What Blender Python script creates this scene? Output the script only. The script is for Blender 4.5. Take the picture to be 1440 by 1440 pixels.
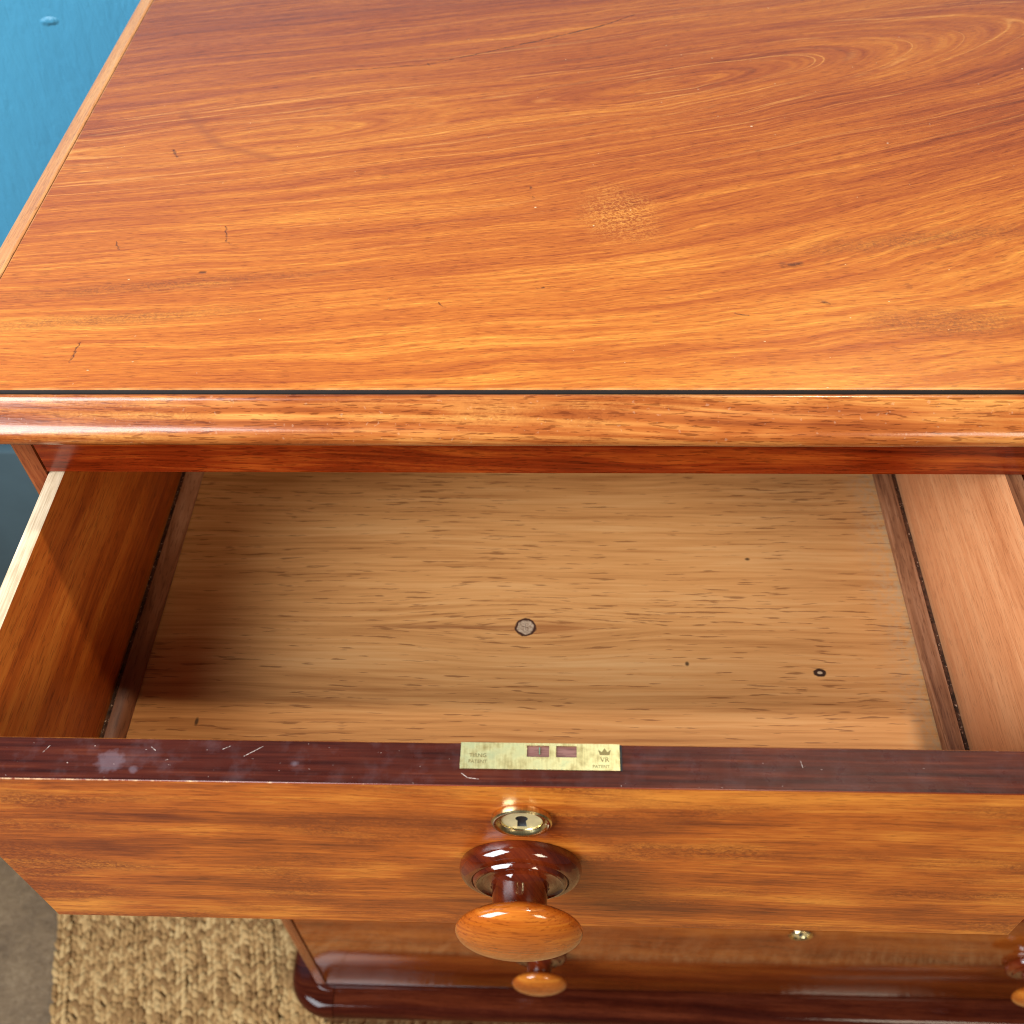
import bpy, bmesh, math, random
from mathutils import Vector, Matrix
random.seed(7)
scene = bpy.context.scene
for o in list(bpy.data.objects): bpy.data.objects.remove(o)
COL = scene.collection

# ------------------------------------------------------------------ camera
ZT = 1.03                                   # height of the chest top above the floor
cam_d = bpy.data.cameras.new('camera')
cam_d.sensor_width = 36.0; cam_d.lens = 37.1; cam_d.clip_start = 0.02; cam_d.clip_end = 60
cam_d.dof.use_dof = True; cam_d.dof.focus_distance = 0.52; cam_d.dof.aperture_fstop = 13
cam = bpy.data.objects.new('camera', cam_d); COL.objects.link(cam)
cr = Vector((0.99907178, 0.03126802, -0.02962903))
cu = Vector((-0.00488895, 0.76568883, 0.64319259))
cf = Vector((-0.04279798, 0.64245071, -0.76513098))
cam.matrix_world = Matrix(((cr.x, cu.x, -cf.x, 0.00658), (cr.y, cu.y, -cf.y, -0.34431),
                           (cr.z, cu.z, -cf.z, 0.32476 + ZT), (0, 0, 0, 1)))
scene.camera = cam
scene.cycles.pixel_filter_type = 'BLACKMAN_HARRIS'; scene.cycles.filter_width = 1.0

# ------------------------------------------------------------------ room light and exposure
world = bpy.data.worlds.new('World'); scene.world = world; world.use_nodes = True
bg = world.node_tree.nodes['Background']
bg.inputs[0].default_value = (0.92, 0.96, 1.0, 1); bg.inputs[1].default_value = 0.08
scene.view_settings.view_transform = 'Standard'; scene.view_settings.look = 'None'
scene.view_settings.exposure = 0.0; scene.view_settings.gamma = 1.0

def area(name, loc, target, sx, sy, watts, col):
    d = bpy.data.lights.new(name, 'AREA'); d.shape = 'RECTANGLE'; d.size = sx; d.size_y = sy
    d.energy = watts; d.color = col
    o = bpy.data.objects.new(name, d); COL.objects.link(o); o.location = loc
    o.rotation_euler = (Vector(target) - Vector(loc)).to_track_quat('-Z', 'Y').to_euler()
    return o
area('window_light', (-1.45, -1.10, ZT + 1.20), (0, 0, ZT), 1.2, 1.6, 122, (0.86, 0.94, 1.0))
area('far_window_light', (1.25, -1.75, ZT + 1.15), (0.1, 0, ZT), 0.55, 0.8, 25, (1.0, 0.86, 0.66))
ld = bpy.data.lights.new('ceiling_lamp_light', 'POINT'); ld.energy = 60; ld.color = (1.0, 0.86, 0.66)
ld.shadow_soft_size = 0.05
lo = bpy.data.objects.new('ceiling_lamp_light', ld); COL.objects.link(lo); lo.location = (0.50, 0.21, ZT + 1.5)

# ------------------------------------------------------------------ node helper
class NB:
    def __init__(s, name):
        s.m = bpy.data.materials.new(name); s.m.use_nodes = True
        s.t = s.m.node_tree; s.n = s.t.nodes; s.b = s.n['Principled BSDF']
        s.tc = s.n.new('ShaderNodeTexCoord')
        s.obj = s.tc.outputs['Object']
    def put(s, sock, v):
        if v is None: return
        if isinstance(v, bpy.types.NodeSocket): s.t.links.new(v, sock)
        elif isinstance(v, (tuple, list)) and len(v) == 3 and sock.type == 'RGBA': sock.default_value = (*v, 1)
        else: sock.default_value = v
    def math(s, op, a, b=None, c=None, clamp=False):
        n = s.n.new('ShaderNodeMath'); n.operation = op; n.use_clamp = clamp
        s.put(n.inputs[0], a); s.put(n.inputs[1], b); s.put(n.inputs[2], c); return n.outputs[0]
    def vm(s, op, a, b=None):
        n = s.n.new('ShaderNodeVectorMath'); n.operation = op
        s.put(n.inputs[0], a); s.put(n.inputs[1], b)
        return n.outputs['Value'] if op in ('LENGTH', 'DISTANCE', 'DOT_PRODUCT') else n.outputs[0]
    def sep(s, v):
        n = s.n.new('ShaderNodeSeparateXYZ'); s.put(n.inputs[0], v); return n.outputs
    def comb(s, x, y, z):
        n = s.n.new('ShaderNodeCombineXYZ'); s.put(n.inputs[0], x); s.put(n.inputs[1], y); s.put(n.inputs[2], z); return n.outputs[0]
    def noise(s, v, scale=1.0, detail=3.0, rough=0.5, dist=0.0):
        n = s.n.new('ShaderNodeTexNoise'); s.put(n.inputs['Vector'], v); n.inputs['Scale'].default_value = scale
        n.inputs['Detail'].default_value = detail; n.inputs['Roughness'].default_value = rough
        n.inputs['Distortion'].default_value = dist; return n.outputs[0]
    def voro(s, v, scale=1.0, feature='F1'):
        n = s.n.new('ShaderNodeTexVoronoi'); n.feature = feature; s.put(n.inputs['Vector'], v)
        n.inputs['Scale'].default_value = scale; return n.outputs['Distance']
    def ramp(s, f, stops, interp='LINEAR'):
        n = s.n.new('ShaderNodeValToRGB'); n.color_ramp.interpolation = interp; s.put(n.inputs[0], f)
        e = n.color_ramp.elements
        for i, (p, c) in enumerate(stops):
            el = e[i] if i < 2 else e.new(p)
            el.position = p; el.color = (c, c, c, 1) if isinstance(c, (int, float)) else (*c, 1)
        return n.outputs[0]
    def mix(s, f, a, b, mode='MIX'):
        n = s.n.new('ShaderNodeMix'); n.data_type = 'RGBA'; n.blend_type = mode
        s.put(n.inputs[0], f); s.put(n.inputs[6], a); s.put(n.inputs[7], b); return n.outputs[2]
    def mapr(s, v, a, b, c=0.0, d=1.0):
        n = s.n.new('ShaderNodeMapRange'); s.put(n.inputs[0], v); s.put(n.inputs[1], a); s.put(n.inputs[2], b)
        s.put(n.inputs[3], c); s.put(n.inputs[4], d); return n.outputs[0]
    def rnd(s):
        return s.n.new('ShaderNodeObjectInfo').outputs['Random']
    def seg(s, x, y, a, b, w, soft=0.5):
        """mask of a thin stroke from a to b (object-space metres in the plane x,y)"""
        dx, dy = b[0]-a[0], b[1]-a[1]; L2 = max(dx*dx+dy*dy, 1e-9)
        px = s.math('SUBTRACT', x, a[0]); py = s.math('SUBTRACT', y, a[1])
        t = s.math('ADD', s.math('MULTIPLY', px, dx/L2), s.math('MULTIPLY', py, dy/L2), clamp=True)
        ex = s.math('SUBTRACT', px, s.math('MULTIPLY', t, dx)); ey = s.math('SUBTRACT', py, s.math('MULTIPLY', t, dy))
        d = s.math('SQRT', s.math('ADD', s.math('MULTIPLY', ex, ex), s.math('MULTIPLY', ey, ey)))
        return s.mapr(d, w*(1+soft), w*(1-soft))
    def blob(s, x, y, c, rx, ry, soft=0.6, wob=None):
        a = s.math('DIVIDE', s.math('SUBTRACT', x, c[0]), rx); b = s.math('DIVIDE', s.math('SUBTRACT', y, c[1]), ry)
        d = s.math('SQRT', s.math('ADD', s.math('MULTIPLY', a, a), s.math('MULTIPLY', b, b)))
        if wob is not None: d = s.math('ADD', d, wob)
        return s.mapr(d, 1+soft, 1-soft)
    def add(s, *vs):
        r = vs[0]
        for v in vs[1:]: r = s.math('MAXIMUM', r, v)
        return r
    def bump(s, h, strength, dist=0.001):
        n = s.n.new('ShaderNodeBump'); n.inputs['Strength'].default_value = strength; n.inputs['Distance'].default_value = dist
        s.put(n.inputs['Height'], h); s.t.links.new(n.outputs[0], s.b.inputs['Normal'])
    def out(s, col=None, rough=None, metal=None, coat=None, coat_r=None, spec=None):
        for k, v in (('Base Color', col), ('Roughness', rough), ('Metallic', metal), ('Coat Weight', coat),
                     ('Coat Roughness', coat_r), ('Specular IOR Level', spec)):
            if v is not None: s.put(s.b.inputs[k], v)
        return s.m

# ------------------------------------------------------------------ wood
def grain_axes(nb, axis, seeded):
    """along-the-grain and the two across coordinates of a board"""
    X, Y, Z = nb.sep(nb.obj)[:3]
    a, b, c = {'x': (X, Y, Z), 'y': (Y, X, Z), 'z': (Z, X, Y)}[axis]
    if seeded:
        r = nb.math('MULTIPLY', nb.rnd(), 7.3)
        a = nb.math('ADD', a, r); b = nb.math('ADD', b, nb.math('MULTIPLY', r, 1.7))
    return a, b, c

def mahogany(name, axis='x', dark=(0.10, 0.022, 0.006), mid=(0.30, 0.075, 0.014), light=(0.55, 0.19, 0.04),
             rough=0.22, band=28.0, mottle=0.5, coat=0.5, shift=0.0, pore=0.45, wear=0.0, seeded=True, curl=0.0, spec=0.4):
    nb = NB(name); a, b, c = grain_axes(nb, axis, seeded)
    wv = nb.noise(nb.comb(nb.math('MULTIPLY', a, 3.0), nb.math('MULTIPLY', b, 9.0), nb.math('MULTIPLY', c, 9.0)), 1, 2)
    u = nb.math('ADD', nb.math('ADD', b, c), nb.math('MULTIPLY', wv, 0.035))
    u = nb.math('ADD', u, nb.math('MULTIPLY', a, 0.035))
    bands = nb.noise(nb.comb(nb.math('MULTIPLY', a, 1.6), nb.math('MULTIPLY', u, band), c), 1, 3, 0.55)
    fine = nb.noise(nb.comb(nb.math('MULTIPLY', a, 20.0), nb.math('MULTIPLY', u, 430.0), c), 1, 3, 0.6)
    mot = nb.noise(nb.comb(nb.math('MULTIPLY', a, 16.0), nb.math('MULTIPLY', b, 45.0), nb.math('MULTIPLY', c, 45.0)), 1, 3, 0.6)
    por = nb.noise(nb.comb(nb.math('MULTIPLY', a, 130.0), nb.math('MULTIPLY', b, 1150.0), nb.math('MULTIPLY', c, 1150.0)), 1, 2, 0.5)
    f = nb.math('ADD', bands, nb.math('MULTIPLY', nb.math('SUBTRACT', fine, 0.5), 0.62))
    f = nb.math('ADD', f, nb.math('MULTIPLY', nb.math('SUBTRACT', mot, 0.5), mottle))
    f = nb.math('ADD', f, shift)
    col = nb.ramp(f, [(0.22, dark), (0.48, mid), (0.78, light)])
    pm = nb.mapr(por, 0.575, 0.63)
    col = nb.mix(nb.math('MULTIPLY', pm, pore), col, nb.mix(1.0, col, (0.35, 0.25, 0.2), 'MULTIPLY'))
    if curl > 0:
        cg = nb.noise(nb.comb(nb.math('MULTIPLY', a, 420.0), nb.math('MULTIPLY', b, 620.0), nb.math('MULTIPLY', c, 620.0)), 1, 3, 0.6, 0.9)
        pz = nb.mapr(nb.noise(nb.comb(nb.math('MULTIPLY', a, 11.0), nb.math('MULTIPLY', b, 40.0), nb.math('MULTIPLY', c, 40.0)), 1, 2), 0.48, 0.62)
        col = nb.mix(nb.math('MULTIPLY', nb.math('MULTIPLY', pz, nb.mapr(cg, 0.62, 0.38, 0.25, 1.0)), curl), col, dark)
    if wear > 0:
        sp = nb.mapr(nb.noise(nb.obj, 420, 2), 0.68, 0.72)
        col = nb.mix(nb.math('MULTIPLY', sp, wear), col, (0.75, 0.55, 0.38))
    nb.bump(nb.math('ADD', por, nb.math('MULTIPLY', fine, 0.5)), 0.10, 0.0004)
    rr = nb.math('ADD', rough, nb.math('MULTIPLY', nb.math('SUBTRACT', mot, 0.5), 0.12))
    return nb.out(col, rr, coat=coat, coat_r=rough*0.6, spec=spec)

def top_wood():
    """the top: two cathedral eyes, the grain streaming round them"""
    nb = NB('figured_mahogany_top'); X, Y, Z = nb.sep(nb.obj)[:3]
    wob = nb.noise(nb.comb(nb.math('MULTIPLY', X, 5.0), nb.math('MULTIPLY', Y, 12.0), 0.0), 1, 3)
    yb = nb.math('ADD', Y, nb.math('MULTIPLY', nb.math('SUBTRACT', wob, 0.5), 0.022))
    # lines climb gently to the right, more steeply further right
    yb = nb.math('SUBTRACT', yb, nb.math('MULTIPLY', nb.math('POWER', nb.math('MAXIMUM', nb.math('ADD', X, 0.10), 0.0), 2.0), nb.mapr(Y, 0.03, 0.2, 0.04, 0.24)))
    lean = nb.mapr(Y, 0.01, 0.17, 0.15, 1.0)
    def eye(c, k, kl, tilt):
        dx = nb.math('SUBTRACT', X, c[0]); dy = nb.math('SUBTRACT', yb, c[1])
        dy = nb.math('SUBTRACT', dy, nb.math('MULTIPLY', nb.math('MULTIPLY', dx, lean), tilt))
        kx = nb.math('ADD', nb.math('MULTIPLY', nb.math('MAXIMUM', dx, 0.0), k), nb.math('MULTIPLY', nb.math('MINIMUM', dx, 0.0), kl))
        return nb.math('SQRT', nb.math('ADD', nb.math('MULTIPLY', dy, dy), nb.math('ADD', nb.math('MULTIPLY', kx, kx), 1e-6)))
    e1 = eye((-0.15, 0.218), 0.20, 0.05, 0.17); e2 = eye((0.085, 0.262), 0.21, 0.10, 0.17)
    u = nb.math('SMOOTH_MIN', e1, e2, 0.03)
    up = nb.mapr(nb.math('SUBTRACT', yb, nb.math('MULTIPLY', X, 0.17)), 0.2, 0.30)
    def streak(fx, fu, seed, det=3):
        return nb.noise(nb.comb(nb.math('MULTIPLY', X, fx), nb.math('MULTIPLY', u, fu), nb.math('ADD', nb.math('MULTIPLY', up, 1.5), seed)), 1, det, 0.6)
    bands = streak(1.6, 40, 0.0); mid_ = streak(5.0, 170, 5.0); fine = streak(26, 640, 9.0, 3)
    big = nb.noise(nb.comb(nb.math('MULTIPLY', X, 3.0), nb.math('MULTIPLY', Y, 7.0), 3.3), 1, 2)
    f = nb.math('ADD', nb.math('MULTIPLY', bands, 0.42), nb.math('MULTIPLY', mid_, 0.50))
    f = nb.math('ADD', f, nb.math('MULTIPLY', nb.math('SUBTRACT', fine, 0.5), 0.50))
    f = nb.math('ADD', f, nb.math('MULTIPLY', nb.math('SUBTRACT', big, 0.5), 0.32))
    # paler towards the front edge and round the left eye
    f = nb.math('ADD', f, nb.math('MULTIPLY', nb.mapr(Y, 0.17, 0.0), 0.13))
    f = nb.math('ADD', f, nb.math('MULTIPLY', nb.mapr(e1, 0.03, 0.0), 0.10))
    col = nb.ramp(f, [(0.20, (0.15, 0.027, 0.006)), (0.40, (0.30, 0.062, 0.010)), (0.56, (0.41, 0.105, 0.014)), (0.80, (0.60, 0.220, 0.032))])
    # pale growth lines
    gl = nb.noise(nb.comb(nb.math('MULTIPLY', X, 0.7), nb.math('MULTIPLY', u, 130), nb.math('ADD', nb.math('MULTIPLY', up, 0.6), 2.0)), 1, 1)
    glm = nb.mapr(nb.math('ABSOLUTE', nb.math('SUBTRACT', gl, 0.56)), 0.010, 0.002)
    col = nb.mix(nb.math('MULTIPLY', glm, nb.mapr(u, 0.17, 0.02, 0.0, 0.50)), col, (0.66, 0.27, 0.06))
    rag = nb.math('ADD', u, nb.math('MULTIPLY', nb.math('SUBTRACT', nb.noise(nb.comb(nb.math('MULTIPLY', X, 30), nb.math('MULTIPLY', Y, 60), 6.0), 1, 3), 0.5), 0.003))
    rings = nb.add(*[nb.mapr(nb.math('ABSOLUTE', nb.math('SUBTRACT', rag, q)), w, w*0.2) for q, w in
                     ((0.0085, 0.0008), (0.0142, 0.0010), (0.0215, 0.0009), (0.0320, 0.0010))])
    rf = nb.mapr(nb.noise(nb.comb(nb.math('MULTIPLY', X, 22), nb.math('MULTIPLY', Y, 40), 1.0), 1, 3), 0.46, 0.68, 0.0, 0.42)
    col = nb.mix(nb.math('MULTIPLY', rings, rf), col, (0.70, 0.30, 0.07))
    por = nb.noise(nb.comb(nb.math('MULTIPLY', X, 140.0), nb.math('MULTIPLY', nb.math('SUBTRACT', yb, nb.math('MULTIPLY', nb.math('MULTIPLY', X, lean), 0.17)), 1350.0), 0.0), 1, 2)
    col = nb.mix(nb.mapr(por, 0.58, 0.63, 0, 0.42), col, nb.mix(1.0, col, (0.34, 0.24, 0.2), 'MULTIPLY'))
    col = nb.mix(nb.mapr(por, 0.42, 0.36, 0, 0.45), col, nb.mix(1.0, col, (1.35, 1.55, 1.7), 'MULTIPLY'))
    # cross-grained mottle patches
    xg = nb.noise(nb.comb(nb.math('MULTIPLY', X, 560.0), nb.math('MULTIPLY', Y, 700.0), 1.0), 1, 3, 0.6, 0.8)
    wb = nb.math('MULTIPLY', nb.math('SUBTRACT', nb.noise(nb.obj, 60, 3), 0.5), 1.3)
    p1 = nb.blob(X, nb.math('ADD', Y, nb.math('MULTIPLY', X, 0.25)), (0.039, 0.143), 0.016, 0.019, 0.7, wb)
    col = nb.mix(nb.math('MULTIPLY', p1, nb.mapr(xg, 0.45, 0.65, 0.0, 0.55)), col, (0.66, 0.29, 0.06))
    col = nb.mix(nb.math('MULTIPLY', p1, nb.mapr(xg, 0.5, 0.38, 0.0, 0.6)), col, (0.20, 0.045, 0.008))
    p2 = nb.add(nb.blob(X, nb.math('SUBTRACT', Y, nb.math('MULTIPLY', X, 0.16)), (0.19, 0.079), 0.06, 0.006, 0.6, wb),
                nb.blob(X, Y, (0.19, 0.045), 0.035, 0.009, 0.6, wb),
                nb.blob(X, nb.math('SUBTRACT', Y, nb.math('MULTIPLY', X, 0.12)), (-0.19, 0.098), 0.06, 0.004, 0.7, wb),
                nb.blob(X, nb.math('SUBTRACT', Y, nb.math('MULTIPLY', X, 0.1)), (-0.21, 0.070), 0.06, 0.004, 0.7, wb))
    col = nb.mix(nb.math('MULTIPLY', p2, nb.mapr(xg, 0.6, 0.35, 0.1, 0.6)), col, (0.13, 0.038, 0.012))
    # hairline split, knocks and scratches
    pts = [(-0.165, 0.284), (-0.1298, 0.2881), (-0.0767, 0.2948), (-0.0327, 0.3129), (0.0034, 0.3289), (0.0359, 0.3445), (0.0564, 0.3589)]
    wy = nb.math('ADD', Y, nb.math('MULTIPLY', nb.math('SUBTRACT', nb.noise(nb.obj, 90, 2), 0.5), 0.003))
    split = nb.add(*[nb.seg(X, wy, p, q, w) for p, q, w in zip(pts, pts[1:], (0.0002, 0.0003, 0.0004, 0.0006, 0.0006, 0.0004))])
    tk = [((-0.2206, 0.0178), (-0.2198, 0.0317), 0.0006), ((-0.1688, 0.1245), (-0.166, 0.112), 0.0006), ((-0.166, 0.112), (-0.1632, 0.109), 0.0006),
          ((-0.2244, 0.1113), (-0.2208, 0.1052), 0.0005), ((-0.0512, 0.0609), (-0.0482, 0.0571), 0.0005), ((-0.0092, 0.1592), (-0.0082, 0.1572), 0.0010),
          ((-0.0075, 0.150), (-0.0067, 0.148), 0.0009), ((-0.0039, 0.0715), (-0.0012, 0.0722), 0.0011), ((-0.1733, 0.0852), (-0.1717, 0.0856), 0.0013),
          ((-0.0765, 0.2965), (-0.074, 0.293), 0.0008), ((0.118, 0.0885), (0.126, 0.0895), 0.0024), ((0.133, 0.060), (0.135, 0.058), 0.0012),
          ((0.09, 0.052), (0.096, 0.050), 0.0006), ((-0.215, 0.199), (-0.211, 0.192), 0.0010)]
    wx = nb.math('ADD', X, nb.math('MULTIPLY', nb.math('SUBTRACT', nb.noise(nb.obj, 330, 3), 0.5), 0.004))
    ticks = nb.add(*[nb.seg(wx, wy, p, q, w*0.6, 0.9) for p, q, w in tk])
    arc = nb.add(nb.seg(X, wy, (-0.2176, 0.2389), (-0.1885, 0.203), 0.0026, 0.9), nb.seg(X, wy, (-0.1885, 0.203), (-0.157, 0.1898), 0.0022, 0.9))
    fade = nb.mapr(nb.noise(nb.obj, 240, 3, 0.6), 0.38, 0.56, 0.15, 0.85)
    col = nb.mix(nb.math('MULTIPLY', nb.add(split, ticks), fade), col, (0.05, 0.014, 0.007))
    col = nb.mix(nb.math('MULTIPLY', arc, 0.45), col, (0.22, 0.05, 0.012))
    lk = nb.mapr(nb.noise(nb.comb(nb.math('MULTIPLY', X, 260), nb.math('MULTIPLY', Y, 420), 4.0), 1, 1), 0.80, 0.82)
    col = nb.mix(nb.math('MULTIPLY', lk, 0.6), col, (0.9, 0.68, 0.45))
    # polish thinned at the edges
    ed = nb.mapr(nb.math('MINIMUM', Y, nb.math('ADD', X, 0.2755)), 0.0011, 0.0)
    col = nb.mix(nb.math('MULTIPLY', ed, nb.mapr(nb.noise(nb.obj, 50, 3), 0.4, 0.6, 0.1, 0.5)), col, (0.70, 0.38, 0.15))
    nb.bump(nb.math('SUBTRACT', nb.math('ADD', nb.math('MULTIPLY', por, 0.5), nb.math('MULTIPLY', fine, 0.5)), nb.math('MULTIPLY', nb.add(split, ticks), 3.0)), 0.16, 0.0005)
    rr = nb.math('ADD', 0.34, nb.math('MULTIPLY', nb.math('SUBTRACT', mid_, 0.5), 0.2))
    return nb.out(col, rr, coat=0.0, spec=0.26)

def pine():
    nb = NB('drawer_bottom_pine'); X, Y, Z = nb.sep(nb.obj)[:3]       # object space = world x,y
    k1, k2 = (-0.012, 0.0077), (0.1571, -0.0215)
    def kd(k, sx):
        dx = nb.math('MULTIPLY', nb.math('SUBTRACT', X, k[0]), sx); dy = nb.math('SUBTRACT', Y, k[1])
        return nb.math('SQRT', nb.math('ADD', nb.math('MULTIPLY', dx, dx), nb.math('MULTIPLY', dy, dy)))
    # fibres swerve round the knot
    sw = nb.mapr(kd(k1, 0.35), 0.03, 0.004)
    side = nb.math('SIGN', nb.math('SUBTRACT', Y, k1[1]))
    yy = nb.math('SUBTRACT', Y, nb.math('MULTIPLY', nb.math('MULTIPLY', sw, side), 0.006))
    wv = nb.noise(nb.comb(nb.math('MULTIPLY', X, 4), nb.math('MULTIPLY', Y, 12), 0), 1, 2)
    yy = nb.math('ADD', yy, nb.math('MULTIPLY', wv, 0.012))
    b1 = nb.noise(nb.comb(nb.math('MULTIPLY', X, 2.2), nb.math('MULTIPLY', yy, 42), 0), 1, 2)
    b2 = nb.noise(nb.comb(nb.math('MULTIPLY', X, 12), nb.math('MULTIPLY', yy, 330), 3), 1, 3, 0.6)
    f = nb.math('ADD', nb.math('MULTIPLY', b1, 0.45), nb.math('MULTIPLY', b2, 0.58))
    col = nb.ramp(f, [(0.30, (0.36, 0.135, 0.036)), (0.52, (0.60, 0.275, 0.088)), (0.75, (0.72, 0.39, 0.155))])
    fl = nb.noise(nb.comb(nb.math('MULTIPLY', X, 46), nb.math('MULTIPLY', yy, 560), 7), 1, 2, 0.55)
    big = nb.noise(nb.comb(nb.math('MULTIPLY', X, 9), nb.math('MULTIPLY', Y, 22), 11), 1, 2)
    th = nb.mapr(big, 0.35, 0.7, 0.66, 0.545)
    fm = nb.mapr(nb.math('SUBTRACT', fl, th), 0.0, 0.05)
    col = nb.mix(nb.math('MULTIPLY', fm, 0.66), col, (0.19, 0.065, 0.020))
    # streak running into the knot, knots with their dark rings
    tail = nb.blob(X, Y, (-0.052, 0.0075), 0.045, 0.0012, 0.7)
    halo = nb.blob(X, Y, (0.004, 0.007), 0.018, 0.0035, 0.8, nb.math('MULTIPLY', nb.math('SUBTRACT', b2, 0.5), 2.0))
    col = nb.mix(nb.math('MULTIPLY', tail, 0.75), col, (0.24, 0.075, 0.022))
    col = nb.mix(nb.math('MULTIPLY', halo, 0.7), col, (0.36, 0.125, 0.035))
    d1 = nb.math('ADD', kd(k1, 1.0), nb.math('MULTIPLY', nb.math('SUBTRACT', nb.noise(nb.obj, 240, 3), 0.5), 0.0030))
    ck = nb.add(nb.seg(X, Y, (-0.0142, 0.0085), (-0.0100, 0.0071), 0.0003), nb.seg(X, Y, (-0.0122, 0.0100), (-0.0118, 0.0060), 0.00025))
    d2 = nb.math('ADD', kd(k2, 0.75), nb.math('MULTIPLY', nb.math('SUBTRACT', nb.noise(nb.obj, 500, 2), 0.5), 0.001))
    col = nb.mix(nb.mapr(d1, 0.0068, 0.0060), col, (0.06, 0.022, 0.012))
    col = nb.mix(nb.mapr(d1, 0.0052, 0.0044), col, nb.ramp(nb.noise(nb.obj, 700, 3), [(0.35, (0.30, 0.19, 0.115)), (0.65, (0.52, 0.37, 0.25))]))
    col = nb.mix(nb.math('MULTIPLY', ck, 0.6), col, (0.12, 0.06, 0.035))
    col = nb.mix(nb.mapr(d2, 0.0030, 0.0024), col, (0.045, 0.02, 0.012))
    col = nb.mix(nb.mapr(d2, 0.0012, 0.0008), col, (0.5, 0.36, 0.22))
    sp = nb.add(nb.blob(X, Y, (0.125, 0.060), 0.0014, 0.0010, 0.4), nb.blob(X, Y, (0.082, -0.0165), 0.0011, 0.0014, 0.4), nb.blob(X, Y, (-0.196, -0.058), 0.0010, 0.0024, 0.4))
    col = nb.mix(nb.math('MULTIPLY', sp, 0.85), col, (0.04, 0.02, 0.01))
    # dust and old glue along the right-hand slip
    dn = nb.noise(nb.obj, 260, 4, 0.7)
    dm = nb.math('MULTIPLY', nb.mapr(nb.math('ADD', X, nb.math('MULTIPLY', nb.noise(nb.obj, 45, 3), 0.02)), 0.202, 0.224), nb.mapr(dn, 0.38, 0.60))
    col = nb.mix(nb.math('MULTIPLY', dm, 0.6), col, (0.44, 0.31, 0.18))
    nb.bump(nb.math('SUBTRACT', b2, nb.math('MULTIPLY', fm, 1.0)), 0.2, 0.0004)
    return nb.out(col, 0.5, spec=0.3, coat=0.08, coat_r=0.35)

def raw_edge():
    nb = NB('bare_edge_wood'); X, Y, Z = nb.sep(nb.obj)[:3]
    n1 = nb.noise(nb.comb(nb.math('MULTIPLY', X, 900), nb.math('MULTIPLY', Y, 22), 0), 1, 3, 0.6)
    n2 = nb.noise(nb.comb(nb.math('MULTIPLY', X, 200), nb.math('MULTIPLY', Y, 60), 5), 1, 3)
    col = nb.ramp(nb.math('ADD', nb.math('MULTIPLY', n1, 0.6), nb.math('MULTIPLY', n2, 0.4)), [(0.3, (0.30, 0.19, 0.10)), (0.5, (0.60, 0.45, 0.29)), (0.7, (0.74, 0.60, 0.43))])
    nb.bump(n1, 0.3, 0.0004)
    return nb.out(col, 0.6, spec=0.3)

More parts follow.
